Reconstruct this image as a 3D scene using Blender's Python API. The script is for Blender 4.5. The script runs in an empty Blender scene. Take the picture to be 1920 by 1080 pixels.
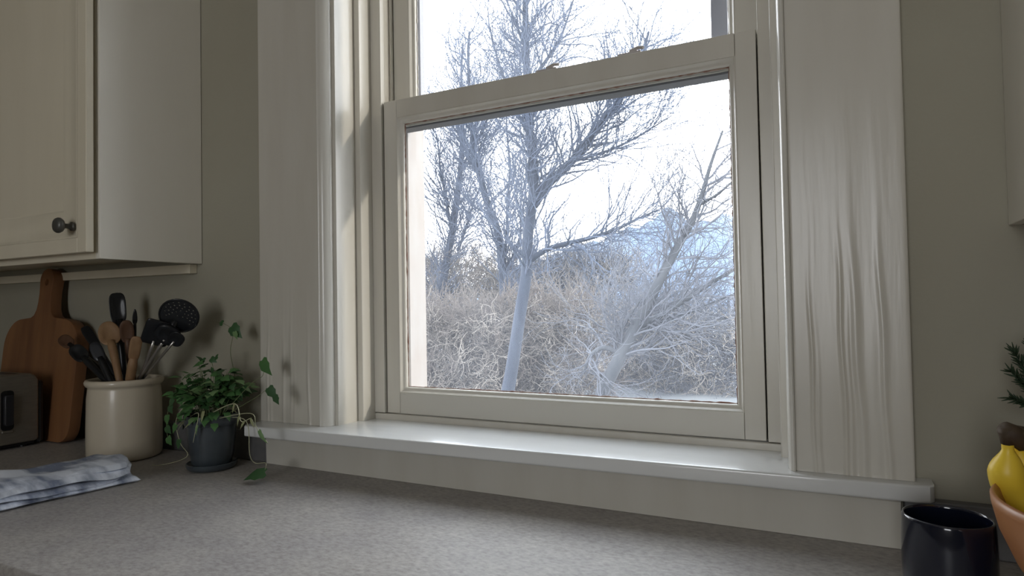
import bpy, math, random
import numpy as np
from mathutils import Vector, Matrix
random.seed(7); rng = np.random.default_rng(7)
SC = bpy.context.scene
COL = SC.collection
PI = math.pi
# ------------------------------------------------------------------ camera
EYE = 1.272
CAMP = (1200.0, 27.0, 1.4, -1.03)
def cam_basis(f, yaw, pitch, roll):
    y, p, r = map(math.radians, (yaw, pitch, roll))
    fw = Vector((-math.sin(y)*math.cos(p), math.cos(y)*math.cos(p), math.sin(p)))
    rt = fw.cross(Vector((0, 0, 1))).normalized(); up = rt.cross(fw)
    return fw, rt*math.cos(r)+up*math.sin(r), up*math.cos(r)-rt*math.sin(r)
FW, RT, UP = cam_basis(*CAMP)
cam_data = bpy.data.cameras.new('camera'); cam = bpy.data.objects.new('camera', cam_data); COL.objects.link(cam)
cam_data.sensor_width = 36; cam_data.lens = CAMP[0]/1920*36; cam_data.clip_start = 0.02; cam_data.clip_end = 1000
m3 = Matrix((RT, UP, -FW)).transposed()
cam.matrix_world = Matrix.Translation((0, 0, EYE)) @ m3.to_4x4()
SC.camera = cam
def ray(x, y): return FW+RT*((x-960)/CAMP[0])-UP*((y-540)/CAMP[0])
def aty(x, y, Y):            # the world point seen at a pixel of the photograph, on the plane y = Y
    d = ray(x, y); v = d*(Y/d.y); return Vector((v.x, v.y, v.z+EYE))
# ------------------------------------------------------------------ view, world, sun, window and rear fill portals
SC.view_settings.view_transform = 'Standard'; SC.view_settings.look = 'None'
SC.view_settings.exposure = 0.88; SC.view_settings.gamma = 1; SC.view_settings.use_curve_mapping = False
WORLD_STRENGTH = 4.2
w = bpy.data.worlds.new('world'); SC.world = w; w.use_nodes = True
nt = w.node_tree; nt.nodes.clear()
wo = nt.nodes.new('ShaderNodeOutputWorld'); wb = nt.nodes.new('ShaderNodeBackground')
tc = nt.nodes.new('ShaderNodeTexCoord'); sx = nt.nodes.new('ShaderNodeSeparateXYZ'); cr = nt.nodes.new('ShaderNodeValToRGB')
nt.links.new(tc.outputs['Generated'], sx.inputs[0]); nt.links.new(sx.outputs['Z'], cr.inputs[0])
cr.color_ramp.elements[0].position = 0.0; cr.color_ramp.elements[0].color = (0.97, 0.975, 0.99, 1)
cr.color_ramp.elements[1].position = 0.9; cr.color_ramp.elements[1].color = (0.80, 0.89, 1, 1)
nt.links.new(cr.outputs[0], wb.inputs[0]); wb.inputs[1].default_value = WORLD_STRENGTH
nt.links.new(wb.outputs[0], wo.inputs[0])
sd = bpy.data.lights.new('sun', 'SUN'); sd.energy = 1.6; sd.angle = 0.02; sd.color = (1, .93, .82)
so = bpy.data.objects.new('sun', sd); COL.objects.link(so)
so.rotation_euler = Vector((1.0, 0.28, 0.38)).to_track_quat('Z', 'Y').to_euler()
def portal(name, loc, sxx, syy, face):
    l = bpy.data.lights.new(name, 'AREA'); l.shape = 'RECTANGLE'; l.size = sxx; l.size_y = syy; l.energy = 1
    o = bpy.data.objects.new(name, l); COL.objects.link(o); o.location = loc
    o.rotation_euler = Vector(face).to_track_quat('-Z', 'Z').to_euler(); l.cycles.is_portal = True
portal('window_portal', (-.54, 1.345, 1.72), .86, 1.46, (0, -1, 0))
portal('rear_fill_portal', (-.3, -2.42, 1.6), .9, 1.3, (0, 1, 0))  # daylight through an unseen rear opening added as frontal fill
# ------------------------------------------------------------------ mesh helpers
class MB:
    def __init__(s): s.v = []; s.f = []
    def add(s, v, f):
        o = len(s.v); s.v += [tuple(p) for p in v]; s.f += [tuple(i+o for i in q) for q in f]; return s
    def box(s, x0, x1, y0, y1, z0, z1):
        return s.add([(x0,y0,z0),(x1,y0,z0),(x1,y1,z0),(x0,y1,z0),(x0,y0,z1),(x1,y0,z1),(x1,y1,z1),(x0,y1,z1)],
              [(0,3,2,1),(4,5,6,7),(0,1,5,4),(1,2,6,5),(2,3,7,6),(3,0,4,7)])
    def lathe(s, c, prof, n=48, cap=True):
        v = []; f = []
        for r, z in prof:
            for i in range(n): a = 2*PI*i/n; v.append((c[0]+r*math.cos(a), c[1]+r*math.sin(a), c[2]+z))
        for j in range(len(prof)-1):
            for i in range(n): f.append((j*n+i, j*n+(i+1)%n, (j+1)*n+(i+1)%n, (j+1)*n+i))
        if cap: f.append(tuple(range(n))[::-1]); f.append(tuple((len(prof)-1)*n+i for i in range(n)))
        return s.add(v, f)
    def tube(s, pts, rad, n=8):
        pts = [Vector(p) for p in pts]; k = len(pts)
        if not hasattr(rad, '__len__'): rad = [rad]*k
        v = []; f = []; ref = None
        for i, p in enumerate(pts):
            t = (pts[min(i+1, k-1)]-pts[max(i-1, 0)]).normalized()
            if ref is None: ref = Vector((0, 0, 1)) if abs(t.z) < .9 else Vector((1, 0, 0))
            a = (ref-t*ref.dot(t)).normalized(); b = t.cross(a); ref = a
            for q in range(n):
                an = 2*PI*q/n; v.append(p+(a*math.cos(an)+b*math.sin(an))*rad[i])
        for i in range(k-1):
            for q in range(n): f.append((i*n+q, i*n+(q+1)%n, (i+1)*n+(q+1)%n, (i+1)*n+q))
        f.append(tuple(range(n))[::-1]); f.append(tuple((k-1)*n+q for q in range(n)))
        return s.add(v, f)
    def prism(s, poly, a, b, origin=(0, 0, 0), u=(1, 0, 0), vv=(0, 0, 1), nn=(0, 1, 0)):
        o, u, vv, nn = map(Vector, (origin, u, vv, nn)); k = len(poly)
        V = [o+u*p+vv*q+nn*a for p, q in poly]+[o+u*p+vv*q+nn*b for p, q in poly]
        F = [tuple(range(k)), tuple(range(2*k-1, k-1, -1))]+[(i, k+i, k+(i+1) % k, (i+1) % k) for i in range(k)]
        return s.add(V, F)
    def build(s, name, mat, parent=None, smooth=False, bevel=0, seg=2, auto=None):
        me = bpy.data.meshes.new(name); me.from_pydata(s.v, [], s.f); me.update()
        import bmesh
        bm = bmesh.new(); bm.from_mesh(me); bmesh.ops.recalc_face_normals(bm, faces=bm.faces); bm.to_mesh(me); bm.free()
        return link(name, me, mat, parent, smooth, bevel, seg, auto)
def link(name, me, mat, parent=None, smooth=False, bevel=0, seg=2, auto=None):
    if mat is not None: me.materials.append(mat)
    o = bpy.data.objects.new(name, me); COL.objects.link(o)
    if parent is not None:
        o.parent = parent; o.matrix_parent_inverse = parent_world(parent).inverted()
    if smooth or auto: me.polygons.foreach_set('use_smooth', [True]*len(me.polygons))
    if auto:
        me.set_sharp_from_angle(angle=math.radians(auto))
    if bevel:
        md = o.modifiers.new('bevel', 'BEVEL'); md.width = bevel; md.segments = seg; md.limit_method = 'ANGLE'; md.angle_limit = .6
        me.polygons.foreach_set('use_smooth', [True]*len(me.polygons)); md.harden_normals = True
    return o
def parent_world(o):
    m = Matrix.LocRotScale(o.location, o.rotation_euler, o.scale)
    return (parent_world(o.parent) @ o.matrix_parent_inverse @ m) if o.parent else m
def empty(name, loc=(0, 0, 0), parent=None):
    o = bpy.data.objects.new(name, None); COL.objects.link(o); o.empty_display_size = .05; o.location = loc
    if parent is not None: o.parent = parent; o.matrix_parent_inverse = parent_world(parent).inverted()
    return o
def tag(o, label, cat, group=None, kind=None):
    o['label'] = label; o['category'] = cat
    if group: o['group'] = group
    if kind: o['kind'] = kind
    return o
def struct(o, label=None, cat=None):
    o['kind'] = 'structure'
    if label: o['label'] = label
    if cat: o['category'] = cat
    return o
# ------------------------------------------------------------------ materials
def mat(name, col, rough=.5, metal=0, spec=.5, noise=None, bump=None, coat=0, ramp=(.35, .68)):
    """noise = (scale, second colour, amount, stretch) ; bump = (scale, strength, stretch)"""
    m = bpy.data.materials.new(name); m.use_nodes = True; N = m.node_tree.nodes; L = m.node_tree.links
    b = N['Principled BSDF']; b.inputs['Base Color'].default_value = (*col, 1); b.inputs['Roughness'].default_value = rough
    b.inputs['Metallic'].default_value = metal; b.inputs['Specular IOR Level'].default_value = spec
    if coat: b.inputs['Coat Weight'].default_value = coat; b.inputs['Coat Roughness'].default_value = .08
    t = N.new('ShaderNodeTexCoord')
    def nz(scale, st, detail=6):
        mp = N.new('ShaderNodeMapping'); mp.inputs['Scale'].default_value = st; L.new(t.outputs['Object'], mp.inputs[0])
        n = N.new('ShaderNodeTexNoise'); n.inputs['Scale'].default_value = scale; n.inputs['Detail'].default_value = detail
        L.new(mp.outputs[0], n.inputs[0]); return n
    if noise:
        n = nz(noise[0], noise[3] if len(noise) > 3 else (1, 1, 1)); r = N.new('ShaderNodeValToRGB')
        r.color_ramp.elements[0].position = ramp[0]; r.color_ramp.elements[1].position = ramp[1]
        a = noise[2]; c2 = noise[1]
        r.color_ramp.elements[0].color = (*col, 1)
        r.color_ramp.elements[1].color = (*[col[i]*(1-a)+c2[i]*a for i in range(3)], 1)
        L.new(n.outputs[0], r.inputs[0]); L.new(r.outputs[0], b.inputs['Base Color'])
    if bump:
        n = nz(bump[0], bump[2] if len(bump) > 2 else (1, 1, 1), 4); bp = N.new('ShaderNodeBump')
        bp.inputs['Strength'].default_value = bump[1]; bp.inputs['Distance'].default_value = .002
        L.new(n.outputs[0], bp.inputs['Height']); L.new(bp.outputs[0], b.inputs['Normal'])
    return m
PAINT = mat('trim_paint', (.60, .575, .51), .28, noise=(6, (.555, .525, .455), .8, (3, 3, .5)), bump=(60, .25, (1, 1, .08)))
BEADP = mat('bead_paint', (.64, .62, .56), .2)
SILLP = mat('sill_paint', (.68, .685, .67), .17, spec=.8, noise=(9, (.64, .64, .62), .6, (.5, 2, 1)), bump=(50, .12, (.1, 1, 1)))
WALL = mat('wall_paint', (.37, .352, .28), .75, noise=(3, (.345, .322, .25), .8), bump=(180, .25))
CAB = mat('cabinet_paint', (.76, .70, .56), .4, noise=(4, (.71, .65, .51), .8, (3, 3, .6)), bump=(90, .1, (1, 1, .1)))
CABLIT = mat('cabinet_side_lit_tone', (.86, .83, .75), .3, noise=(3, (.82, .79, .70), .7, (3, 3, .6)))  # window light on the side panels put into a lighter cabinet colour
DARKIN = mat('shadow_gap', (.03, .025, .02), .8)
CEIL = mat('ceiling_paint', (.75, .73, .68), .8)
FLOORM = mat('floor_wood', (.30, .19, .11), .45, noise=(4, (.2, .12, .07), .8, (.2, 3, 1)))
SPLASH = mat('backsplash_stone', (.11, .11, .11), .45, noise=(30, (.15, .145, .14), .8), bump=(120, .2))
WORN = mat('worn_trim_paint', (.60, .575, .51), .3, noise=(5, (.20, .17, .14), .75, (1.2, 1, 8)), ramp=(.70, .76))
PEEL = mat('peeled_wood', (.20, .09, .06), .8, noise=(60, (.5, .42, .35), .7))
def counter_mat():
    m = mat('counter_laminate', (.36, .345, .33), .42, spec=.35, bump=(110, .3, (.8, 1.3, 1)))
    N = m.node_tree.nodes; L = m.node_tree.links; b = N['Principled BSDF']; t = N['Texture Coordinate']
    def n_(s, det, st, rot=0):
        mp = N.new('ShaderNodeMapping'); mp.inputs['Scale'].default_value = st; mp.inputs['Rotation'].default_value = (0, 0, rot)
        L.new(t.outputs['Object'], mp.inputs[0]); n = N.new('ShaderNodeTexNoise'); n.inputs['Scale'].default_value = s
        n.inputs['Detail'].default_value = det; n.inputs['Roughness'].default_value = .65; L.new(mp.outputs[0], n.inputs[0]); return n
    a = n_(130, 8, (.8, 1.25, 1), .5); r = N.new('ShaderNodeValToRGB'); e = r.color_ramp.elements
    e[0].position = .33; e[0].color = (.28, .262, .25, 1); e[1].position = .7; e[1].color = (.47, .455, .435, 1)
    k = e.new(.5); k.color = (.375, .36, .343, 1)
    L.new(a.outputs[0], r.inputs[0])
    c = n_(5, 3, (1, 1, 1)); mx = N.new('ShaderNodeMix'); mx.data_type = 'RGBA'; mx.blend_type = 'MULTIPLY'
    r2 = N.new('ShaderNodeValToRGB'); r2.color_ramp.elements[0].position = .35; r2.color_ramp.elements[0].color = (.86, .84, .84, 1)
    r2.color_ramp.elements[1].position = .65; r2.color_ramp.elements[1].color = (1.04, 1.02, .98, 1); L.new(c.outputs[0], r2.inputs[0])
    mx.inputs['Factor'].default_value = 1; L.new(r.outputs[0], mx.inputs[6]); L.new(r2.outputs[0], mx.inputs[7]); L.new(mx.outputs[2], b.inputs['Base Color'])
    rr = N.new('ShaderNodeMapRange'); rr.inputs[3].default_value = .40; rr.inputs[4].default_value = .6; L.new(a.outputs[0], rr.inputs[0]); L.new(rr.outputs[0], b.inputs['Roughness'])
    return m
COUNTER = counter_mat()
def glass_mat():
    m = bpy.data.materials.new('haze_veil_glass'); m.use_nodes = True; N = m.node_tree.nodes; L = m.node_tree.links; N.clear()
    o = N.new('ShaderNodeOutputMaterial'); tr = N.new('ShaderNodeBsdfTransparent'); gl = N.new('ShaderNodeBsdfGlossy'); gl.inputs['Roughness'].default_value = .02
    tl = N.new('ShaderNodeBsdfTranslucent'); tl.inputs[0].default_value = (.86, .90, 1, 1)  # outdoor haze put into the panes as a translucent veil
    fr = N.new('ShaderNodeFresnel'); fr.inputs[0].default_value = 1.3
    m1 = N.new('ShaderNodeMixShader'); m2 = N.new('ShaderNodeMixShader')
    t = N.new('ShaderNodeTexCoord'); n = N.new('ShaderNodeTexNoise'); n.inputs['Scale'].default_value = 5; n.inputs['Detail'].default_value = 5
    L.new(t.outputs['Object'], n.inputs[0]); s = N.new('ShaderNodeSeparateXYZ'); L.new(t.outputs['Object'], s.inputs[0])
    h = N.new('ShaderNodeMapRange'); h.inputs[1].default_value = 1.08; h.inputs[2].default_value = 1.45; h.inputs[3].default_value = .034; h.inputs[4].default_value = .018
    L.new(s.outputs['Z'], h.inputs[0]); mu = N.new('ShaderNodeMath'); mu.operation = 'MULTIPLY'
    nr = N.new('ShaderNodeMapRange'); nr.inputs[1].default_value = .3; nr.inputs[2].default_value = .7; nr.inputs[3].default_value = .7; nr.inputs[4].default_value = 1.3
    L.new(n.outputs[0], nr.inputs[0]); L.new(h.outputs[0], mu.inputs[0]); L.new(nr.outputs[0], mu.inputs[1])
    L.new(mu.outputs[0], m1.inputs[0]); L.new(tr.outputs[0], m1.inputs[1]); L.new(tl.outputs[0], m1.inputs[2])
    f2 = N.new('ShaderNodeMath'); f2.operation = 'MULTIPLY'; f2.inputs[1].default_value = .5; L.new(fr.outputs[0], f2.inputs[0])
    L.new(f2.outputs[0], m2.inputs[0]); L.new(m1.outputs[0], m2.inputs[1]); L.new(gl.outputs[0], m2.inputs[2]); L.new(m2.outputs[0], o.inputs[0])
    return m
GLASS = glass_mat()
# ------------------------------------------------------------------ room shell
W = 1.10; WT = 1.36               # window wall: inner face and outer face
XL, XR, YB, ZC = -3.3, 1.9, -2.4, 2.75
OX0, OX1, OZ0, OZ1 = -1.02, -.055, .985, 2.47       # rough opening
b = MB(); b.box(XL, OX0, W, WT, 0, ZC); b.box(OX1, XR, W, WT, 0, ZC); b.box(OX0, OX1, W, WT, 0, OZ0); b.box(OX0, OX1, W, WT, OZ1, ZC)
struct(b.build('wall_window', WALL), 'dim greige painted wall around the window and behind the counter')
struct(MB().box(XL-.1, XL, YB-.1, WT, 0, ZC).build('wall_left', WALL)); struct(MB().box(XR, XR+.1, YB-.1, WT, 0, ZC).build('wall_right', WALL))
b = MB(); b.box(XL, -.75, YB-.1, YB, 0, ZC); b.box(.15, XR, YB-.1, YB, 0, ZC); b.box(-.75, .15, YB-.1, YB, 0, .95); b.box(-.75, .15, YB-.1, YB, 2.25, ZC)  # back wall with an opening added to let in fill light
struct(b.build('wall_back', WALL))
struct(MB().box(XL-.1, XR+.1, YB-.1, WT, -.1, 0).build('floor', FLOORM)); struct(MB().box(XL-.1, XR+.1, YB-.1, WT, ZC, ZC+.1).build('ceiling', CEIL))
b = MB()
for x in (-.75, .11): b.box(x, x+.04, YB-.07, YB-.02, .95, 2.25)
b.box(-.71, .11, YB-.07, YB-.02, .95, .99); b.box(-.71, .11, YB-.07, YB-.02, 2.21, 2.25)
o = empty('rear_fill_opening', (0, YB, .85)); struct(o); b.build('fill_opening_frame', PAINT, o, bevel=.003)  # frame of the added rear opening, sized for fill light
# ------------------------------------------------------------------ window_1
R = lambda z: z+EYE
win = struct(empty('window_1', (-.535, 1.2, R(-.263))), 'old white painted double-hung window with a lower and an upper sash', 'window')
SYF = 1.204
ZT = R(1.17)
# jambs, steps and stops
b = MB(); b.box(-1.012, -.994, 1.0925, 1.345, R(-.30), ZT); b.build('jamb', PAINT, win, bevel=.001)
b = MB(); b.box(-.994, -.978, 1.157, 1.345, R(-.30), ZT); b.build('jamb_lining', PAINT, win, bevel=.0025)
b = MB(); b.box(-.978, -.9485, 1.198, 1.212, R(-.249), ZT); b.box(-.978, -.956, 1.212, 1.345, R(-.30), ZT); b.build('stop', PAINT, win, bevel=.0015)
b = MB(); b.box(-.956, -.9505, 1.2412, 1.25, R(.30), ZT); b.build('parting_bead', PAINT, win, bevel=.001)
b = MB(); b.box(-.076, -.058, 1.0925, 1.345, R(-.30), ZT); b.build('jamb', PAINT, win, bevel=.001)
b = MB(); b.box(-.092, -.076, 1.157, 1.345, R(-.30), ZT); b.build('jamb_lining', PAINT, win, bevel=.0025)
b = MB(); b.box(-.1155, -.092, 1.198, 1.212, R(-.249), ZT); b.box(-.112, -.092, 1.212, 1.345, R(-.30), ZT); b.build('stop', PAINT, win, bevel=.0015)
b = MB(); b.box(-.956, -.9450, 1.226, 1.2405, R(-.26), R(.46)); b.box(-.1190, -.1125, 1.226, 1.2405, R(-.26), R(.46)); b.build('sash_gap_shade', DARKIN, win)  # dark strips painting the shade in the gaps beside the lower sash
b = MB(); b.box(-.978, -.092, 1.198, 1.23, R(-.2655), R(-.2505)); b.build('bottom_stop', PAINT, win, bevel=.003)
b = MB(); b.box(-1.012, -.058, 1.0925, 1.345, ZT-.04, ZT+.02); b.build('head_jamb', PAINT, win, bevel=.002)
def ring(x0, x1, z0, z1, prof, m, name, parent):
    """mitred moulding round a rectangle; prof = (inset, y) pairs"""
    b = MB(); v = []; f = []
    for ins, y in prof: v += [(x0+ins, y, z0+ins), (x1-ins, y, z0+ins), (x1-ins, y, z1-ins), (x0+ins, y, z1-ins)]
    for j in range(len(prof)-1):
        for i in range(4): f.append((j*4+i, j*4+(i+1) % 4, (j+1)*4+(i+1) % 4, (j+1)*4+i))
    b.add(v, f); return b.build(name, m, parent, auto=40)
def sash(name, y, x0, x1, z0, z1, sl, sr, rb, rt_, label, kk):
    s = empty(name, ((x0+x1)/2, y, z0), win); s['label'] = label
    d = .036
    MB().box(x0, x0+sl, y, y+d, z0, z1).build('stile', PAINT, s, bevel=.0014)
    MB().box(x1-sr, x1, y, y+d, z0, z1).build('stile', PAINT, s, bevel=.0014)
    MB().box(x0+sl+.0004, x1-sr-.0004, y+.0004, y+d, z0, z0+rb).build('bottom_rail', WORN if kk else PAINT, s, bevel=.0012)
    MB().box(x0+sl+.0004, x1-sr-.0004, y-(.0002 if kk else -.0004), y+d, z1-rt_, z1).build('meeting_rail' if kk else 'top_rail', PAINT, s, bevel=.0012)
    X0, X1, Z0, Z1 = x0+sl, x1-sr, z0+rb, z1-rt_
    pr = [(0, y+.0008), (.0016, y-.0004), (.003, y+.0012), (.0045, y+.0052), (.0065, y+.0068), (.009, y+.0078), (.0115, y+.0105), (.0125, y+.0135), (.0128, y+.018)]
    ring(X0-.0005, X1+.0005, Z0-.0005, Z1+.0005, pr, PAINT, 'glazing_moulding', s)
    p = MB().box(X0-.002, X1+.002, y+.0175, y+.0200, Z0-.002, Z1+.002).build('glass_pane', GLASS, s)
    # rough putty line between pane and wood
    b = MB()
    for (ax, c, lo, hi) in (('x', Z0+.0128, X0+.012, X1-.012), ('x', Z1-.0128, X0+.012, X1-.012), ('z', X0+.0128, Z0+.012, Z1-.012), ('z', X1-.0128, Z0+.012, Z1-.012)):
        n = 90; pts = []; rad = []
        for i in range(n):
            t = lo+(hi-lo)*i/(n-1); pts.append((t, y+.0172, c+random.uniform(-.0004, .0004)) if ax == 'x' else (c+random.uniform(-.0004, .0004), y+.0172, t)); rad.append(random.uniform(.0006, .0022))
        b.tube(pts, rad, 5)
    b.build('putty_line', PEEL if kk else PAINT, s, smooth=True)
    return s
low = sash('lower_sash', SYF, -.9455, -.1185, R(-.249), R(.481), .0365, .036, .048, .042, 'lower sash with worn cream paint and flaking putty along the glass', True)
upp = sash('upper_sash', 1.252, -.951, -.1135, R(.431), ZT-.045, .046, .046, .06, .05, 'upper sash set behind the lower one', False)
MB().box(-.948, -.1165, 1.2545, 1.2885, R(.4265), R(.4308)).build('rail_shade_strip', mat('rail_shade_tone', (.10, .095, .09), .9), win)  # added dark strip painting the shade under the upper sash's bottom rail
# sash locks on the meeting rail
for px, nm in ((1031, 'sash_lock'), (1186, 'sash_lock')):
    p = aty(px, 118 if px < 1100 else 92, SYF+.02); zt = R(.481)
    b = MB(); b.box(p.x-.026, p.x+.020, SYF+.004, SYF+.03, zt, zt+.005)
    b.box(p.x-.004, p.x+.012, SYF+.008, SYF+.026, zt+.005, zt+.011)
    b.tube([(p.x-.002, SYF+.016, zt+.011), (p.x+.014, SYF+.010, zt+.0125), (p.x+.026, SYF+.004, zt+.0085)], [.004, .0036, .0034], 8)
    b.build(nm, mat('lock_metal', (.50, .46, .44), .45, .1), low, bevel=.0012)
# exterior reveal and storm frame
b = MB(); b.box(-.956, -.940, 1.290, 1.36, R(-.30), ZT); b.box(-.1155, -.10, 1.290, 1.36, R(-.30), ZT); b.box(-.956, -.10, 1.30, 1.375, R(-.31), R(-.262)); b.build('exterior_frame', mat('exterior_paint', (.22, .205, .185), .5, noise=(30, (.18, .14, .11), .5, (1, 1, .3))), win, bevel=.002)
b = MB(); y0, y1 = 1.318, 1.336
b.box(-.940, -.918, y0, y1, R(.475), ZT); b.box(-.213, -.181, y0, y1, R(.475), ZT); b.box(-.940, -.181, y0, y1, R(.475), R(.492)); b.box(-.940, -.181, y0, y1, ZT-.03, ZT)
b.build('storm_frame', mat('storm_metal', (.16, .16, .175), .5), win, bevel=.001)
# sill (stool) with a skewed nose, and apron
def stool():
    b = MB(); zt, zb = R(-.2635), R(-.2885); r = .0045
    def fy(x): return 1.011+(x+1.2)/(1.312)*(.044)
    sec = []
    xs = [-1.207, -1.2, -1.02, -.8, -.5, -.2, -.055, .09, .106, .112]
    for x in xs:
        y = fy(x); e = 0.012 if x in (-1.207, .112) else (0.0035 if x in (-1.2, .106) else 0); y += e
        back = 1.225 if -1.0 < x < -.07 else 1.099
        s = [(back, zt)]+[(y+r-r*math.sin(a), zt-r*.8+r*.8*math.cos(a)) for a in (0, .4, .8, 1.2, PI/2)]+[(y+r-r*math.sin(a), zb+r+r*math.cos(a)) for a in (PI/2, 2.1, 2.7, PI)]+[(back, zb)]
        sec.append([(x, p, q) for p, q in s])
    k = len(sec[0]); V = [p for s in sec for p in s]; F = []
    for i in range(len(xs)-1):
        for j in range(k-1): F.append((i*k+j, i*k+j+1, (i+1)*k+j+1, (i+1)*k+j))
    F.append(tuple(range(k))); F.append(tuple((len(xs)-1)*k+j for j in range(k)))
    b.add(V, F)
    return b
bs = stool(); bs.box(-.9935, -.0765, 1.10, 1.28, R(-.30), R(-.2637))
o = bs.build('window_sill', SILLP, win, auto=35); o['label'] = 'deep glossy white sill catching blue daylight'
b = MB(); v = []; 
for x in (-1.198, .0715):
    v += [(x, 1.099, R(-.3615)), (x, 1.0745, R(-.3615)), (x, 1.0735, R(-.300)), (x, 1.070, R(-.2935)), (x, 1.062, R(-.2886)), (x, 1.099, R(-.2886))]
b.add(v, [(i, (i+1) % 6, 6+(i+1) % 6, 6+i) for i in range(6)]+[tuple(range(6)), tuple(range(6, 12))]); o = b.build('apron', PAINT, win, auto=30)
# ------------------------------------------------------------------ casings (trim)
def casing(name, x0, x1, bead, ridges, fade, side, label):
    zb, zt = R(-.2632), R(1.30); nz = 60; NX = 150
    xs = np.linspace(x0, x1, NX); V = []; F = []
    zs = np.concatenate([np.linspace(zb, R(.25), 45), np.linspace(R(.3), zt, 8)])
    for z in zs:
        rel = z-EYE
        for x in xs:
            h = 0
            for (c, wd, amp, lean, zf) in ridges:
                cc = c+lean*(rel+.26)+.0012*math.sin(rel*31+c*50)
                t = 1/(1+math.exp((rel-zf)/.03)); a = amp*(t*.95+.05)
                h += (.95 if side < 0 else .6)*a*math.exp(-((x-cc)/(wd*1.25))**2)
            # slow waves of thick paint
            h += .0001*math.sin(x*90+1)
            edge = min(x-x0, x1-x); h -= .0015*math.exp(-edge/.0012)
            V.append((x, 1.074-h, z))
    nzv = len(zs)
    for j in range(nzv-1):
        for i in range(NX-1): F.append((j*NX+i, j*NX+i+1, (j+1)*NX+i+1, (j+1)*NX+i))
    b = MB(); b.add(V, F)
    bk = MB(); bk.box(x0, x1, 1.0758, 1.0995, zb, zt)
    root = struct(empty(name, ((x0+x1)/2, 1.09, zb)), label)
    b.build('casing_face', PAINT, root, smooth=True); bk.build('casing_board', PAINT, root)
    # rounded inner edge bead turning into the opening
    (bx0, bx1) = bead; sg = 1 if bx1 > bx0 else -1
    prof = [(bx0-.0*sg, 1.0755), (bx0, 1.069), (bx0+.0022*sg, 1.0672), (bx0+.0042*sg, 1.069)]
    n = 9; wd = abs(bx1-bx0)-.0042
    for i in range(1, n+1):
        a = i/n*PI/2; prof.append((bx0+sg*(.0042+wd*math.sin(a)), 1.0925-.0235*math.cos(a)))
    prof += [(bx1, 1.0995), (bx0, 1.0995)]
    k = len(prof); v = [(p, q, zb) for p, q in prof]+[(p, q, zt) for p, q in prof]
    m = MB(); m.add(v, [(i, (i+1) % k, k+(i+1) % k, k+i) for i in range(k)]+[tuple(range(k)), tuple(range(k, 2*k))]); m.build('edge_bead', BEADP, root, auto=45)
    return root
casing('trim_1', -1.216, -1.0275, (-1.0275, -1.0025), [(-1.190, .0032, .0034, .01, -.09), (-1.181, .003, .002, .01, -.12), (-1.139, .0032, .003, 0, -.09), (-1.115, .0034, .0026, 0, -.04), (-1.106, .003, .0016, 0, -.12), (-1.061, .003, .0030, -.02, -.10)], .1, -1,
       'left window casing, white paint with soft vertical ridges near its foot')
casing('trim_2', -.0645, .0905, (-.0645, -.0765), [(-.037, .0022, .0024, -.01, -.02), (-.0295, .002, .002, -.01, -.14), (.006, .0028, .0026, -.015, .04), (.013, .0024, .0014, -.01, -.03), (.028, .0045, .0026, -.03, .06), (.060, .0034, .0028, -.02, .05), (.045, .008, .001, 0, 0)], .2, 1,
       'right window casing, white paint with long vertical ridges')
casing_top = struct(MB().box(-1.23, .105, 1.072, 1.0995, R(1.16), R(1.30)).build('trim_3', PAINT, bevel=.004), 'head casing above the window')
# ------------------------------------------------------------------ counter, backsplash, base cabinets
CZ = .91
b = MB().box(XL, XR, .490, 1.0995, CZ-.038, CZ); o = b.build('countertop', COUNTER, bevel=.006, seg=3)
tag(o, 'long speckled grey-beige laminate countertop under the window', 'countertop')
for x0, x1, l in ((XL, -1.202, 'low dark grey backsplash strip behind crock and toaster'), (.0760, XR, 'low dark grey backsplash strip right of the window sill')):
    o = MB().box(x0, x1, 1.08, 1.0995, CZ, R(-.290)).build('backsplash', SPLASH, bevel=.003); tag(o, l, 'backsplash')
bc = tag(empty('base_cabinet', (-.7, .8, .001)), 'beige painted base cabinets carrying the countertop', 'cabinet')
MB().box(XL+.005, XR-.005, .53, 1.0985, .1, CZ-.0385).build('body', CAB, bc); MB().box(XL+.005, XR-.005, .59, 1.0985, .001, .1).build('plinth', DARKIN, bc)
for i in range(8):
    x = XL+.03+i*.64; MB().box(x, x+.62, .51, .53, .13, .85).build('door', CAB, bc, bevel=.003)
# ------------------------------------------------------------------ wall cabinet left
wc = tag(empty('wall_cabinet', (-1.9, 1.0, R(.115))), 'cream wall cabinet with shaker door and dark knob, left of the window', 'cabinet')
CX = -1.449; Z0 = R(.116); Z1 = ZC-.2
MB().box(CX-.016, CX, .8445, 1.0985, Z0, Z1).build('side_panel', CABLIT, wc, bevel=.001)
b = MB(); b.box(-2.6, -2.584, .8445, 1.0985, Z0, Z1); b.box(-2.584, CX-.016, .86, 1.0985, Z0+.018, Z0+.034); b.box(-2.584, CX-.016, 1.088, 1.0985, Z0+.034, Z1); b.box(-2.584, CX-.016, .86, 1.0985, Z1-.016, Z1); b.build('body', CAB, wc)
b = MB(); b.box(-2.584, CX-.0165, .8445, .86, Z0, Z0+.034); b.box(CX-.05, CX-.0165, .8445, .86, Z0+.034, Z1); b.box(-2.04, -2.0, .8445, .86, Z0+.034, Z1); b.box(-2.584, -2.55, .8445, .86, Z0+.034, Z1); b.build('face_frame', CAB, wc, bevel=.0008)
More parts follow.
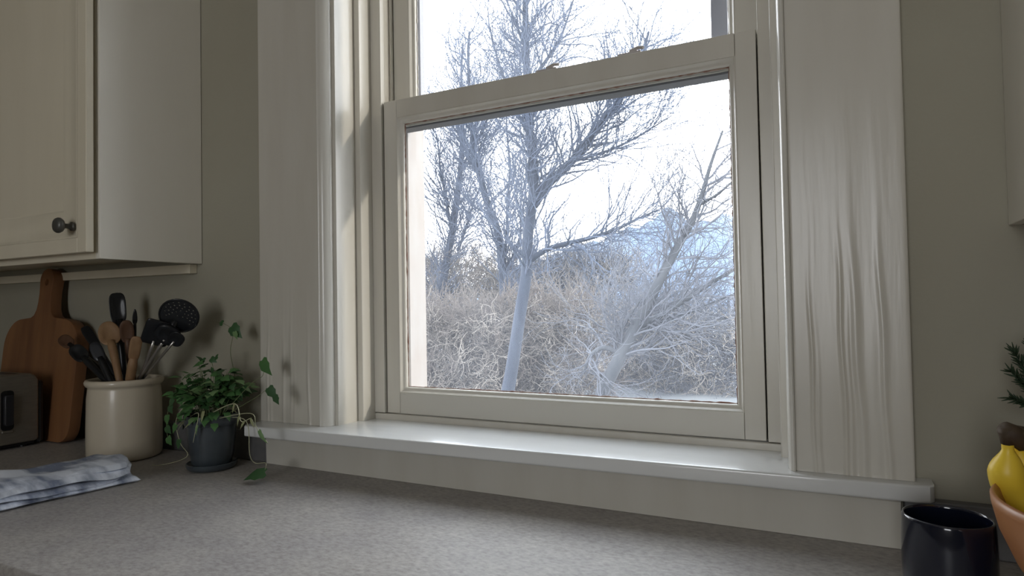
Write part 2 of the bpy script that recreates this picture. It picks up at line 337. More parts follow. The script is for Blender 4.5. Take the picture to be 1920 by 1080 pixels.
def door(x0, x1, knobside):
    yf = .8165; yb = .8335; z0, z1 = R(.129), Z1-.02; s = .058
    d = MB(); fw_ = .034
    d.box(x0, x0+fw_, yf, yb, z0, z1); d.box(x1-fw_, x1, yf, yb, z0, z1); d.box(x0+fw_, x1-fw_, yf, yb, z0, z0+fw_); d.box(x0+fw_, x1-fw_, yf, yb, z1-fw_, z1)
    o = d.build('door', CAB, wc, bevel=.0022)
    ring(x0+fw_-.0003, x1-fw_+.0003, z0+fw_-.0003, z1-fw_+.0003, [(0, yf+.0005), (.002, yf-.0003), (.005, yf+.0015), (.008, yf+.0035), (.045, yf+.0045), (.060, yf+.0050), (.063, yf+.0075), (.066, yf+.0078)], CAB, 'panel_moulding', o)
    MB().box(x0+fw_+.06, x1-fw_-.06, yf+.0078, yb, z0+fw_+.06, z1-fw_-.06).build('panel', CAB, o)
    p = aty(118, 423, .79); kx = -1.502 if knobside else x0+.03; kz = R(.1875)
    k = MB(); prof = [(.0085, 0), (.0085, .003), (.0058, .005), (.0046, .009), (.0046, .015), (.0065, .018), (.0115, .0205), (.0140, .0245), (.0142, .028), (.0125, .0315), (.008, .0338), (.0008, .0345)]
    v = []; f = []; n = 24
    for r, h in [(q_*1.2, h_*1.1) for q_, h_ in prof]:
        for i in range(n): a = 2*PI*i/n; v.append((kx+r*math.cos(a), yf-h, kz+r*math.sin(a)))
    for j in range(len(prof)-1):
        for i in range(n): f.append((j*n+i, j*n+(i+1) % n, (j+1)*n+(i+1) % n, (j+1)*n+i))
    f.append(tuple(range((len(prof)-1)*n, len(prof)*n)))
    k.add(v, f).build('knob', mat('dark_pewter', (.10, .10, .09), .42, .5), o, auto=50)['label'] = 'dark pewter knob'
door(-2.012, CX-.003, True); door(-2.58, -2.03, False)
o = MB().box(-2.55, CX-.02, 1.078, 1.0988, R(.092), R(.115)).build('mounting_strip', CAB, wc, bevel=.001)
# right wall cabinet
w2 = tag(empty('wall_cabinet', (.5, 1.0, R(.095))), 'pale wall cabinet at the right edge of the picture', 'cabinet')
b = MB(); zb = R(.096); b.box(.212, .228, .81, 1.0985, zb, Z1); b.build('side_panel', CABLIT, w2, bevel=.001)
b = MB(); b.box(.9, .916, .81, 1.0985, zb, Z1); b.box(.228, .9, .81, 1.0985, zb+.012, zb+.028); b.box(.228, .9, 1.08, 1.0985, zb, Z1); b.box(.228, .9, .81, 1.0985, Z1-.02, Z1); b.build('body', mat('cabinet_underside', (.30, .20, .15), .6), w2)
MB().box(.2125, .9155, .79, .8095, zb+.01, Z1).build('door', CAB, w2, bevel=.002)
# ------------------------------------------------------------------ counter objects
WOOD = mat('board_wood', (.27, .125, .05), .5, noise=(3.5, (.15, .062, .026), .9, (5, .6, 1)), bump=(60, .1, (3, .3, 1)))
def leaning_board():
    # outline in board plane: s along wall, t up along board
    cx0 = -2.068; hw = .192
    pts = []
    def arc(cx, cz, r, a0, a1, n): return [(cx+r*math.cos(math.radians(a0+(a1-a0)*i/n)), cz+r*math.sin(math.radians(a0+(a1-a0)*i/n))) for i in range(n+1)]
    H = .338; L_ = .487
    pts += arc(hw-.045, .045, .045, -90, 0, 6)
    pts += [(hw, .15), (hw, .24)]
    pts += arc(hw-.085, H-.085, .085, 0, 80, 8)
    pts += [(.062, H+.004), (.046, H+.012)]
    pts += [(.036, H+.028), (.031, H+.05), (.030, H+.08)]
    pts += arc(0, L_-.034, .034, 0, 180, 14)
    pts += [(-.030, H+.08), (-.031, H+.05), (-.036, H+.028), (-.046, H+.012), (-.062, H+.004)]
    pts += arc(-hw+.085, H-.085, .085, 100, 180, 8)
    pts += [(-hw, .24), (-hw, .15)]
    pts += arc(-hw+.045, .045, .045, 180, 270, 6)
    hole = arc(0, L_-.040, .011, 0, 360, 16)[:-1]
    c = bpy.data.curves.new('cb', 'CURVE'); c.dimensions = '2D'; c.fill_mode = 'BOTH'; c.extrude = .0135; c.bevel_depth = .0015; c.bevel_resolution = 1
    for q in (pts, hole):
        s = c.splines.new('POLY'); s.points.add(len(q)-1); s.use_cyclic_u = True
        for i, (x, z) in enumerate(q): s.points[i].co = (x, z, 0, 1)
    o = bpy.data.objects.new('cb', c); COL.objects.link(o); dg = bpy.context.evaluated_depsgraph_get(); dg.update()
    me = bpy.data.meshes.new_from_object(o.evaluated_get(dg)); bpy.data.objects.remove(o)
    me.name = 'cutting_board'; me.materials.clear()
    return me, cx0
me, cx0 = leaning_board()
bd = link('cutting_board', me, WOOD, auto=40)
tilt = math.atan2(.052, .484)
bd.location = (cx0, 1.019, CZ+.003); bd.rotation_euler = (PI/2-tilt, 0, 0)
tag(bd, 'large brown wooden cutting board with round-topped handle leaning on the wall', 'cutting board')
# dark board at the far left edge, half hidden
b = MB(); prof = [(.0, 0)]
c2 = []
for i in range(36): a = 2*PI*i/36; c2.append((.135*math.cos(a), .135+.135*math.sin(a)))
tl = math.atan2(.05, .27)
b.prism(c2, -.008, .008, (-2.545, 1.037, CZ+.003), (1, 0, 0), (0, math.sin(tl), math.cos(tl)), (0, math.cos(tl), -math.sin(tl)))
o = b.build('round_board', mat('dark_walnut', (.055, .03, .018), .5, noise=(20, (.09, .05, .03), .8)), bevel=.002)
tag(o, 'dark round wooden board behind the toaster at the left edge', 'board')
# toaster
def toaster():
    STEEL = mat('brushed_steel', (.36, .33, .28), .42, .75, noise=(30, (.28, .26, .23), .6, (1, 1, 8)))
    BLK = mat('black_plastic', (.012, .012, .013), .35)
    t = tag(empty('toaster', (-2.09, .893, CZ)), 'brushed steel two-slot toaster with black lever at left edge', 'toaster')
    x1, x0, y0, y1, z0, z1 = -1.953, -2.26, .80, .975, CZ+.014, CZ+.198
    r = .026; prof = []
    for (cy, cz, a0) in ((y1-r, z0+.010, -90), (y1-r, z1-r, 0), (y0+r, z1-r, 90), (y0+r, z0+.010, 180)):
        rr = r if cz > CZ+.05 else .010; cyy = cy if cz > CZ+.05 else (y1-.01 if cy > .9 else y0+.01)
        for i in range(6): a = math.radians(a0+90*i/5); prof.append((cyy+rr*math.cos(a), cz+rr*math.sin(a)))
    b = MB(); b.prism(prof, x0, x1, (0, 0, 0), (0, 1, 0), (0, 0, 1), (1, 0, 0)); b.build('shell', STEEL, t, bevel=.006, seg=3)
    MB().box(x0+.01, x1-.004, y1-.004, y1+.016, CZ+.006, z1-.022).build('rear_cover', BLK, t, bevel=.012, seg=3)
    MB().box(x0+.01, x1-.01, y0+.006, y1-.006, CZ+.006, z0+.002).build('base', BLK, t, bevel=.002)
    for sx_ in (x0+.03, x1-.03):
        for sy_ in (y0+.025, y1-.025): MB().lathe((sx_, sy_, CZ), [(.009, 0), (.009, .008)], 12).build('foot', BLK, t)
    for c in ((y0+y1)/2-.032, (y0+y1)/2+.032): MB().box(x0+.03, x1-.02, c-.014, c+.014, z1-.002, z1+.0008).build('slot', BLK, t)
    p0 = aty(20, 728, 1); yc = (y0+y1)/2+.012
    b = MB(); hh = []
    for (cy, cz, a0) in ((yc+.006, CZ+.062, -90), (yc+.006, CZ+.148, 0), (yc-.006, CZ+.148, 90), (yc-.006, CZ+.062, 180)):
        for i in range(4): a = math.radians(a0+90*i/3); hh.append((cy+.009*math.cos(a), cz+.009*math.sin(a)))
    b.prism(hh, x1-.003, x1+.0015, (0, 0, 0), (0, 1, 0), (0, 0, 1), (1, 0, 0)); b.build('lever_track', BLK, t)
    b = MB(); hh2 = [(yc+(y-yc)*.7, CZ+.108+(z-CZ-.108)*.78) for y, z in hh]
    b.prism(hh2, x1+.001, x1+.014, (0, 0, 0), (0, 1, 0), (0, 0, 1), (1, 0, 0)); b.build('lever', mat('lever_plastic', (.03, .03, .034), .25), t, bevel=.003)
    MB().box(x1-.003, x1+.004, yc-.013, yc+.013, CZ+.046, CZ+.0525).build('lever_rest', STEEL, t, bevel=.002)
toaster()
# crock
CER = mat('cream_stoneware', (.62, .55, .43), .32, noise=(14, (.56, .49, .38), .7, (1, 1, .4)), coat=.25)
CC = (-1.585, .983); CR = .0815
def crock():
    b = MB(); n = 96; prof = [(CR-.010, 0), (CR-.004, .002), (CR-.001, .007), (CR, .014), (CR+.0005, .05), (CR, .10), (CR-.001, .15), (CR-.003, .172), (CR-.0035, .176), (CR+.001, .179), (CR+.004, .184), (CR+.0045, .189), (CR+.002, .194), (CR-.003, .195), (CR-.0075, .192), (CR-.009, .184), (CR-.009, .02), (CR-.014, .012), (.0005, .012)]
    v = []; f = []
    for j, (r, z) in enumerate(prof):
        for i in range(n):
            a = 2*PI*i/n; rr = r+(.0005*math.cos(a*48) if 3 <= j <= 6 else 0); v.append((CC[0]+rr*math.cos(a), CC[1]+rr*math.sin(a), CZ+z+.0003))
    for j in range(len(prof)-1):
        for i in range(n): f.append((j*n+i, j*n+(i+1) % n, (j+1)*n+(i+1) % n, (j+1)*n+i))
    f.append(tuple(range(n))[::-1]); b.add(v, f)
    o = b.build('utensil_crock', CER, smooth=True); tag(o, 'cream ribbed stoneware crock full of kitchen utensils', 'crock')
crock()
BLKU = mat('black_nylon', (.012, .013, .015), .3, spec=.4)
WSP = mat('pale_spoon_wood', (.33, .20, .10), .55, noise=(14, (.22, .12, .06), .8, (4, 4, .6)))
WSD = mat('dark_spoon_wood', (.13, .065, .035), .5, noise=(14, (.07, .035, .02), .8, (4, 4, .6)))
STL = mat('utensil_steel', (.55, .53, .5), .28, .9)
TOC = Vector((0, 0, EYE))
def frame_for(base, head):
    a = (head-base).normalized(); n = (TOC-head); n = (n-a*n.dot(a)).normalized(); s = n.cross(a)*-1
    return a, n, s
def plate(mb, head, a, n, s, outline, th, cup):
    cxy = (sum(p for p, q in outline)/len(outline), sum(q for p, q in outline)/len(outline)); k = len(outline); V = []; F = []
    rings = [1, .92, .6, .25]
    for sgn in (1, -1):
        for rr in rings:
            for p, q in outline:
                pp = cxy[0]+(p-cxy[0])*rr; qq = cxy[1]+(q-cxy[1])*rr
                d = -cup*(1-rr*rr); V.append(head+s*pp+a*qq+n*(d+sgn*th/2*(1 if rr < 1 else .4)))
    m = len(rings)
    for side in (0, 1):
        o = side*m*k
        for j in range(m-1):
            for i in range(k): F.append((o+j*k+i, o+j*k+(i+1) % k, o+(j+1)*k+(i+1) % k, o+(j+1)*k+i))
        F.append(tuple(o+(m-1)*k+i for i in range(k)))
    for i in range(k): F.append((i, (i+1) % k, m*k+(i+1) % k, m*k+i))
    mb.add(V, F)
def oval(w_, h_, n=20, sq=1.0, egg=0):
    out = []
    for i in range(n):
        t = 2*PI*i/n; c, s_ = math.cos(t), math.sin(t)
        out.append((w_*abs(c)**sq*(1 if c >= 0 else -1)*(1-egg*s_), h_*abs(s_)**sq*(1 if s_ >= 0 else -1)))
    return out
def inside(dx, dy): return Vector((CC[0]+dx, CC[1]+dy, CZ+.016))
def utensil(name, label, base, head, outline, hm, sm, th=.003, cup=0, hr=(.005, .005), gap=.0, group=None):
    base = through(base, head); a, n, s = frame_for(base, head)
    t = tag(empty(name, base), label, 'utensil', group)
    b = MB(); plate(b, head, a, n, s, outline, th, cup); b.build('head', hm, t, smooth=True)
    lo = min(q for p, q in outline); end = head+a*(lo+.012-gap)
    m = MB(); m.tube([base, base.lerp(end, .5), base.lerp(end, .9), end], [hr[0], hr[0], hr[1], hr[1]*.8], 10); m.build('handle', sm, t, smooth=True)
    return t, a, n, s
rimz = CZ+.187
def rimpt(px, dy):
    y = CC[1]+dy; d = ray(px, 700); return Vector((d.x*y/d.y, y, CZ+.194))
def through(rp, head):
    c = Vector((CC[0], CC[1], rp.z)); v = rp-c; v.z = 0
    if v.length > .060: rp = c+v.normalized()*.060
    d = (rp-head).normalized(); p = rp.copy()
    while p.z > CZ+.02:
        q = p+d*.002
        if (Vector((q.x-CC[0], q.y-CC[1]))).length > .064: break
        p = q
    return p
# skimmer with real holes
def skimmer():
    head = aty(336, 592, .985); base = through(rimpt(322, .0), head)
    a, n, s = frame_for(base, head); t = tag(empty('slotted_skimmer', base), 'black round slotted skimmer, highest on the right of the crock', 'utensil')
    c = bpy.data.curves.new('sk', 'CURVE'); c.dimensions = '2D'; c.fill_mode = 'BOTH'; c.extrude = .0012
    def cir(x, y, r, k=10, ry=None):
        sp = c.splines.new('POLY'); sp.points.add(k-1); sp.use_cyclic_u = True
        for i in range(k): q = 2*PI*i/k; sp.points[i].co = (x+r*math.cos(q), y+(ry or r)*math.sin(q), 0, 1)
    cir(0, 0, .0425, 40, .044)
    for rad, k, r in ((.010, 5, .0015), (.018, 10, .0017), (.026, 14, .0018), (.034, 17, .0016)):
        for i in range(k):
            q = 2*PI*i/k+rad*60
            if -2.3 < math.atan2(math.sin(q), math.cos(q)) < -.6 and rad > .012: continue
            cir(rad*math.cos(q), .006+rad*math.sin(q)*.85, r, 7)
    o = bpy.data.objects.new('sk', c); COL.objects.link(o); dg = bpy.context.evaluated_depsgraph_get(); dg.update()
    me = bpy.data.meshes.new_from_object(o.evaluated_get(dg)); bpy.data.objects.remove(o); me.materials.clear()
    for v in me.vertices: v.co = head+s*v.co.x+a*v.co.y+n*v.co.z
    link('head', me, BLKU, t)
    rim = MB(); rim.tube([head+s*.0425*math.cos(2*PI*i/40)+a*.044*math.sin(2*PI*i/40)+n*.001 for i in range(41)], .0022, 6); rim.build('rim', BLKU, t, smooth=True)
    end = head-a*.038
    m = MB(); m.tube([base, base.lerp(end, .75), end], [.0045, .0045, .006], 10); m.build('handle', STL, t, smooth=True)
    m = MB(); p = base.lerp(end, .84); m.tube([p, end, end+a*.02-n*.004], [.008, .010, .007], 10); m.build('neck', BLKU, t, smooth=True)
skimmer()
U = utensil
U('square_turner', 'black square-headed turner standing left of the skimmer', rimpt(283, .0), aty(294, 624, .965), oval(.029, .036, 24, .25), BLKU, STL, .006, .002, (.0042, .0042))
U('deep_ladle', 'black ladle bowl between turner and skimmer, steel handle', rimpt(300, -.01), aty(314, 628, .975), oval(.028, .028, 24, .8), BLKU, STL, .012, .006, (.004, .004))
U('serving_fork', 'small black serving tool tucked under the skimmer, steel handle', rimpt(310, .015), aty(330, 636, .985), oval(.018, .022, 20, .8), BLKU, STL, .004, .003, (.0032, .0032))
U('serving_spoon', 'tall black serving spoon with curved top, left of middle', rimpt(232, .02), aty(221, 578, 1.0), oval(.0185, .040, 24, .6, -.06), BLKU, BLKU, .005, .007, (.007, .010))
U('wooden_spoon', 'pale wooden spoon with wide bowl under the black spoon', rimpt(224, -.03), aty(205, 625, .965), oval(.024, .033, 24, .9, .1), WSP, WSP, .006, .006, (.008, .010))
U('wooden_spatula', 'pale wooden spatula standing upright in the middle of the crock', rimpt(254, -.045), aty(253, 655, .945), oval(.0125, .036, 20, .6, -.15), WSP, WSP, .006, .0, (.0095, .011))
U('brown_spoon', 'dark brown wooden spoon beside the upright spatula', rimpt(246, .03), aty(238, 622, .99), oval(.016, .030, 20, .8), WSD, WSD, .006, .004, (.007, .008))
U('narrow_spatula', 'slim dark pointed spatula rising between the spoons', rimpt(252, .04), aty(253, 594, 1.01), oval(.0055, .02, 14, .9, .3), BLKU, BLKU, .003, .0, (.004, .004))
U('leaning_spoon', 'brown wooden spoon leaning far left out of the crock', rimpt(182, .0), aty(124, 640, .985), oval(.016, .030, 20, .85), WSD, BLKU, .006, .005, (.0065, .007))
U('leaning_ladle', 'black ladle leaning left over the crock rim', rimpt(190, -.02), aty(148, 662, .955), oval(.018, .030, 20, .8), BLKU, BLKU, .006, .007, (.007, .009))
U('leaning_turner', 'black slim turner leaning left behind the ladle', rimpt(200, .03), aty(170, 632, 1.0), oval(.012, .042, 20, .5), BLKU, BLKU, .004, .0, (.007, .008))
U('leaning_masher', 'dark grey round-ended utensil leaning left nearest the wooden spoon', rimpt(206, -.035), aty(183, 660, .945), oval(.014, .028, 20, .8), mat('graphite_plastic', (.03, .033, .04), .3), BLKU, .008, .0, (.008, .009))
# potted ivy
PC = Vector((-1.283, .995, CZ))
def potted_ivy():
    POT = mat('slate_glaze', (.055, .068, .078), .3, noise=(25, (.035, .042, .05), .8), coat=.2)
    t = tag(empty('potted_ivy', PC), 'trailing green ivy in a dark slate pot beside the crock', 'potted plant')
    b = MB(); b.lathe(PC, [(.040, .010), (.042, .012), (.047, .04), (.0505, .075), (.053, .10), (.0565, .101), (.058, .106), (.058, .120), (.0565, .124), (.053, .123), (.051, .112), (.001, .108)], 48); b.build('pot', POT, t, auto=40)
    b = MB(); b.lathe(PC, [(.040, .0), (.050, .002), (.0535, .008), (.054, .014), (.052, .0155), (.049, .012), (.042, .0098)], 48, True); b.build('saucer', POT, t, auto=50)
    b = MB(); b.lathe(PC, [(.051, .113), (.03, .116), (.002, .118)], 24); b.build('soil', mat('soil', (.03, .022, .016), .9, bump=(90, 1)), t, smooth=True)
    LG = [mat('ivy_leaf_%s' % n, c, .45, noise=(60, c2, .7)) for n, c, c2 in (('mid', (.055, .15, .045), (.09, .2, .06)), ('deep', (.03, .085, .03), (.05, .12, .04)), ('pale', (.13, .24, .09), (.2, .3, .14)), ('dry', (.24, .27, .13), (.35, .34, .18)))]
    out = [(0, 0), (.24, -.10), (.42, .04), (.40, .24), (.44, .44), (.26, .66), (0, 1.08), (-.26, .66), (-.44, .44), (-.40, .24), (-.42, .04), (-.24, -.10)]
    def leafmesh(m, k, narrow=1.0):
        me = bpy.data.meshes.new('leaf'); V = [(p*narrow, q, -.12*abs(p)+.06*math.sin(q*3+k)-.18*q*q) for p, q in out]+[(0, .35, .05)]
        F = [(12, i, (i+1) % 12) for i in range(12)]; me.from_pydata(V, [], F); me.materials.append(m); me.polygons.foreach_set('use_smooth', [True]*12); return me
    meshes = [leafmesh(m, k) for m in LG[:3] for k in range(2)]+[leafmesh(LG[3], 1, .35), leafmesh(LG[2], 0, .4)]
    def leaf(p, d, up, size, idx):
        d = Vector(d).normalized(); up = Vector(up); x = d.cross(up).normalized(); z = x.cross(d)
        o = bpy.data.objects.new('leaf', meshes[idx]); COL.objects.link(o); o.parent = t
        o.matrix_world = Matrix.Identity(4)
        M = Matrix((x, d, z)).transposed().to_4x4(); M.translation = Vector(p)-PC
        o.matrix_parent_inverse = Matrix.Identity(4); o.matrix_local = M @ Matrix.Scale(size, 4)
        return o
    ST = mat('ivy_stem', (.16, .2, .09), .6); STP = mat('pale_vine', (.42, .42, .27), .6)
    rr = random.Random(5)
    def vine(pts, r=.0011, m=ST):
        # smooth through pts
        P = [Vector(p) for p in pts]; Q = []
        for i in range(len(P)-1):
            p0, p1, p2, p3 = P[max(i-1, 0)], P[i], P[i+1], P[min(i+2, len(P)-1)]
            for k in range(6):
                u = k/6; Q.append(.5*((2*p1)+(p2-p0)*u+(2*p0-5*p1+4*p2-p3)*u*u+(3*p1-p0-3*p2+p3)*u**3))
        Q.append(P[-1])
        for q in Q: q.z = max(q.z, CZ+r+.0004)
        MB().tube(Q, [r*(1-.5*i/len(Q)) for i in range(len(Q))], 5).build('vine', m, t, smooth=True); return Q
    C = PC+Vector((0, 0, .118))
    # bushy crown
    for i in range(72):
        an = rr.uniform(0, 2*PI); rad = rr.uniform(.015, .086); h = rr.uniform(.03, .115)*(1.1-rad*5.5)+.012
        tip = C+Vector((rad*math.cos(an)*1.08, rad*math.sin(an)*.85, max(h, .006)))
        st = C+Vector((.03*math.cos(an)*rr.random(), .03*math.sin(an)*rr.random(), 0)); mid = st.lerp(tip, .5)+Vector((0, 0, .018))
        Q = vine([st, mid, tip], .0008)
        for k in range(5):
            q = Q[min(len(Q)-1, 4+k*2)]; d = Vector((math.cos(an)+rr.uniform(-1, 1), math.sin(an)+rr.uniform(-1, 1), rr.uniform(-.5, .5)))
            leaf(q+Vector((rr.uniform(-.008, .008),)*3), d, (rr.uniform(-.5, .5), rr.uniform(-.8, 0), 1), rr.uniform(.013, .027), rr.choice([0, 0, 1, 1, 2, 3, 3, 4, 5]))
    def px(x, y, Y): return aty(x, y, Y)
    # taller sprig in the crown, the airy sprig above, the ones reaching to the casing
    V1 = vine([C, px(400, 700, 1.0), px(395, 672, 1.0)], .0009)
    for (x, y, s) in ((395, 672, .018), (408, 668, .016), (384, 675, .014), (398, 690, .016)): leaf(px(x, y, .985), (rr.uniform(-1, 1), 0, rr.uniform(-.6, .4)), (0, -1, .5), s, 2)
    vine([C+Vector((.01, .02, 0)), px(440, 720, 1.05), px(432, 660, 1.05), px(437, 622, 1.04), px(420, 607, 1.04), px(405, 604, 1.035)], .0008)
    leaf(px(434, 612, 1.03), (.8, 0, -.75), (0, -1, .35), .036, 2); leaf(px(418, 606, 1.03), (-1, 0, .1), (0, -1, .4), .017, 3); leaf(px(440, 622, 1.028), (.2, 0, -1), (0, -1, .2), .018, 5)
    vine([C+Vector((.03, 0, 0)), px(470, 720, 1.0), px(492, 705, 1.0), px(496, 680, 1.0)], .0008)
    leaf(px(491, 676, .995), (.55, 0, -.85), (-.2, -1, .2), .037, 0)
    vine([C+Vector((.035, 0, 0)), px(480, 745, 1.0), px(505, 725, 1.0)], .0007); leaf(px(504, 727, .99), (.6, 0, -.8), (0, -1, .3), .028, 3); leaf(px(515, 742, .995), (.4, 0, -.9), (0, -1, .3), .02, 2)
    # trailing pale vines over the pot front and right
    Q = vine([C+Vector((.03, -.03, .01)), px(440, 757, .935), px(452, 790, .93), px(470, 785, .94), px(478, 800, .95)], .0012, STP)
    for i in (6, 10, 14, 18): leaf(Q[i], (rr.uniform(-1, 1), -.3, -1), (0, -1, .3), .02, 6)
    Q = vine([C+Vector((.045, -.02, .0)), px(470, 775, .95), px(480, 800, .95), px(492, 818, .95), px(502, 830, .95)], .001, STP)
    leaf(px(485, 808, .945), (.6, 0, -.8), (0, -1, .2), .030, 7)
    Q = vine([C+Vector((-.03, -.035, .0)), px(372, 775, .935), px(366, 810, .93), px(362, 830, .93)], .001, STP); leaf(Q[10], (-.3, 0, -1), (0, -1, .2), .024, 7)
    Q = vine([C+Vector((-.045, -.02, .0)), px(345, 765, .95), px(330, 790, .95), px(338, 830, .95), px(352, 852, .93), px(335, 864, .93), px(300, 872, .925), px(285, 872, .92)], .0011, STP)
    for i in (5, 9, 13, 17): leaf(Q[i], (rr.uniform(-1, 1), -.3, -.8), (0, -1, .3), .02, rr.choice([6, 3, 1]))
    Q = vine([C+Vector((-.045, .0, .0)), px(335, 745, 1.0), px(318, 760, 1.0), px(312, 800, 1.0), px(318, 835, 1.0)], .001, ST)
    for i in range(3, 24, 3): leaf(Q[i], (rr.uniform(-1, 1), -.3, -.8), (0, -1, .3), .022, rr.choice([1, 3, 2]))
    Q = vine([C+Vector((.045, .0, .0)), px(462, 790, 1.0), px(468, 850, .98), px(478, 868, .955), px(498, 868, .95), px(497, 880, .95)], .001, STP)
    g = aty(490, 886, .955); g.z = CZ+.016
    leaf(g+Vector((.01, 0, .006)), (-.75, -.55, -.16), (0, -.6, 1), .042, 2); leaf(g, (-.5, .2, -.1), (0, -.5, 1), .022, 3)
    for i in range(26):      # foliage draping over the pot lip
        an = rr.uniform(PI*.95, PI*2.1); r_ = .058; p = C+Vector((r_*math.cos(an), r_*math.sin(an), rr.uniform(-.012, .02)))
        leaf(p, (math.cos(an), math.sin(an), rr.uniform(-1.4, .1)), (math.cos(an)*.4, math.sin(an)*.4, .6), rr.uniform(.013, .024), rr.choice([0, 1, 2, 3, 4, 6]))
potted_ivy()
# folded towel
def towel():
    TW = mat('tea_towel', (.72, .76, .84), .9, noise=(9, (.16, .19, .27), .95, (1, 2.4, 1)), ramp=(.44, .62), bump=(300, .6))
    u = Vector((-.20, -.98, 0)).normalized(); v = Vector((-.98, .20, 0)).normalized(); O = Vector((-1.310, .868, CZ))
    b = MB(); nl, nw = 56, 28
    layers = [(0, .0125, .47, .205, 0, 0), (.0110, .0115, .46, .190, .004, .006), (.0205, .012, .455, .185, .002, .010), (.0300, .0115, .44, .160, .014, .022)]
    for li, (z, h, LL, WW, oy, ox) in enumerate(layers):
        V = []; F = []; M_ = 16
        for i in range(nl+1):
            s = i/nl; sl = s*LL
            endr = min(1, math.sqrt(max(0, 1-(1-min(sl/.018, 1))**2))+.02)
            for j in range(M_*2):
                # closed cross section: rounded slab
                if j < M_: t = j/(M_-1); top = 1
                else: t = (2*M_-1-j)/(M_-1); top = -1
                e = min(t, 1-t)*WW; rnd = math.sqrt(max(0, 1-(1-min(e/.006, 1))**2))
                wob = .0035*math.sin(sl*23+li*2.1+t*3)+.0022*math.sin(sl*57+li)+.002*math.sin(t*11+li*3+sl*9)
                bulge = .004*math.exp(-((sl-.02)/.03)**2) if li else .001
                zz = z+h/2+top*(h/2)*rnd*endr
                if li: zz += (wob*.9+bulge)*(.55+.2*li)
                elif top > 0: zz += .001*wob/.003*.5
                zz -= .006*math.exp(-e/.01)*(.25*li)
                ww = t*WW+.004*math.sin(sl*19+li*1.7)*(1-t)+.003*math.sin(sl*41+li)*(1-t)
                corner = .02*math.exp(-sl/.02)*(1-t)**2 + .05*max(0, t-.55)**2*(1 if sl < .2 else .4)
                p = O+u*(sl+ox+corner+.01*math.sin(t*5+li))+v*(ww+oy); V.append((p.x, p.y, max(CZ+.0006, CZ+zz)))
        k = 2*M_
        for i in range(nl):
            for j in range(k): F.append((i*k+j, i*k+(j+1) % k, (i+1)*k+(j+1) % k, (i+1)*k+j))
        F.append(tuple(range(k))); F.append(tuple(nl*k+j for j in range(k)))
        b.add(V, F)
    o = b.build('tea_towel', TW, smooth=True)
    tag(o, 'folded grey-white tea towel with dark smudgy stripes lying before the crock', 'towel')
towel()
# mug
NAVY = mat('black_blue_glaze', (.006, .008, .018), .12, coat=.5)
MC = Vector((.1045, .886, CZ))
def mug():
    t = tag(empty('mug', MC), 'glossy black mug with dark blue inside in front of the right casing', 'mug')
    b = MB(); SCL = lambda q: [(r_*1.065, z_*1.10) for r_, z_ in q]
    prof = [(.030, .0), (.034, .001), (.038, .006), (.041, .016), (.0432, .032), (.0440, .05), (.0438, .07), (.0432, .085), (.0425, .0965), (.0420, .0990), (.0410, .0998), (.0398, .0990), (.0394, .0960), (.0400, .080), (.0405, .05), (.038, .02), (.030, .008), (.0005, .006)]
    b.lathe(MC, SCL(prof), 72, True); b.build('body', NAVY, t, smooth=True)
    m = MB(); pts = []
    ax = Vector((.12, 1, 0)).normalized()
    for i in range(13): a = math.radians(-80+160*i/12); pts.append(MC+ax*(.041+.026*math.cos(a))+Vector((0, 0, .052+.030*math.sin(a))))
    m.tube(pts, .0052, 10); m.build('handle', NAVY, t, smooth=True)
mug()
# fruit bowl, bananas, herb pot
TERR = mat('terracotta_wood', (.40, .175, .065), .38, noise=(12, (.30, .12, .045), .8, (1, 1, 3)))
BC = Vector((.283, .80, CZ))
def bowl():
    b = MB(); prof = [(.045, 0), (.050, .002), (.052, .008), (.075, .020), (.105, .045), (.125, .072), (.138, .098), (.1435, .118), (.1440, .124), (.141, .1265), (.1375, .123), (.131, .100), (.117, .074), (.095, .048), (.06, .026), (.0005, .018)]
    b.lathe(BC, [(r_*1.042, z_*1.27) for r_, z_ in prof], 80); o = b.build('fruit_bowl', TERR, smooth=True); tag(o, 'orange-brown rounded fruit bowl at the right edge', 'bowl')
bowl()
YEL = mat('banana_peel', (.92, .66, .05), .42, noise=(8, (.85, .58, .05), .8), bump=(40, .1))
STM = mat('banana_stem', (.05, .03, .018), .7, noise=(40, (.10, .07, .03), .8))
def banana(pts, label, r=.0185):
    P = [Vector(p) for p in pts]; Q = []
    for i in range(len(P)-1):
        p0, p1, p2, p3 = P[max(i-1, 0)], P[i], P[i+1], P[min(i+2, len(P)-1)]
        for k in range(5):
            u = k/5; Q.append(.5*((2*p1)+(p2-p0)*u+(2*p0-5*p1+4*p2-p3)*u*u+(3*p1-p0-3*p2+p3)*u**3))
    Q.append(P[-1]); n = len(Q); t = tag(empty('banana', Q[0]), label, 'banana', 'bananas in the orange-brown bowl')
    rad = []
    for i in range(n):
        s = i/(n-1)
        rad.append(r*(.33 if s < .14 else .33+.67*min(1, (s-.14)/.20)**.7 if s < .9 else 1*(1-((s-.9)/.1)**2*.72)))
    MB().tube(Q, rad, 10).build('peel', YEL, t, smooth=True)
    e = (Q[0]-Q[1]).normalized(); MB().tube([Q[0]-e*.004, Q[0]+e*.006, Q[0]+e*.014], [r*.36, r*.46, r*.42], 8).build('stem', STM, t, smooth=True)
    MB().tube([Q[-1]-(Q[-2]-Q[-1])*0, Q[-1]+(Q[-1]-Q[-2]).normalized()*.005], [r*.3, r*.2], 8).build('tip', STM, t, smooth=True)
    return t
s0 = aty(1889, 820, .85)
c0 = aty(1885, 845, .83)
front = banana([s0+Vector((0, 0, -.003)), aty(1890, 858, .853), aty(1888, 890, .857), aty(1902, 924, .862), aty(1942, 955, .862), aty(2000, 968, .86)], 'front banana leaning on the bowl rim, most of it in view', .0172)
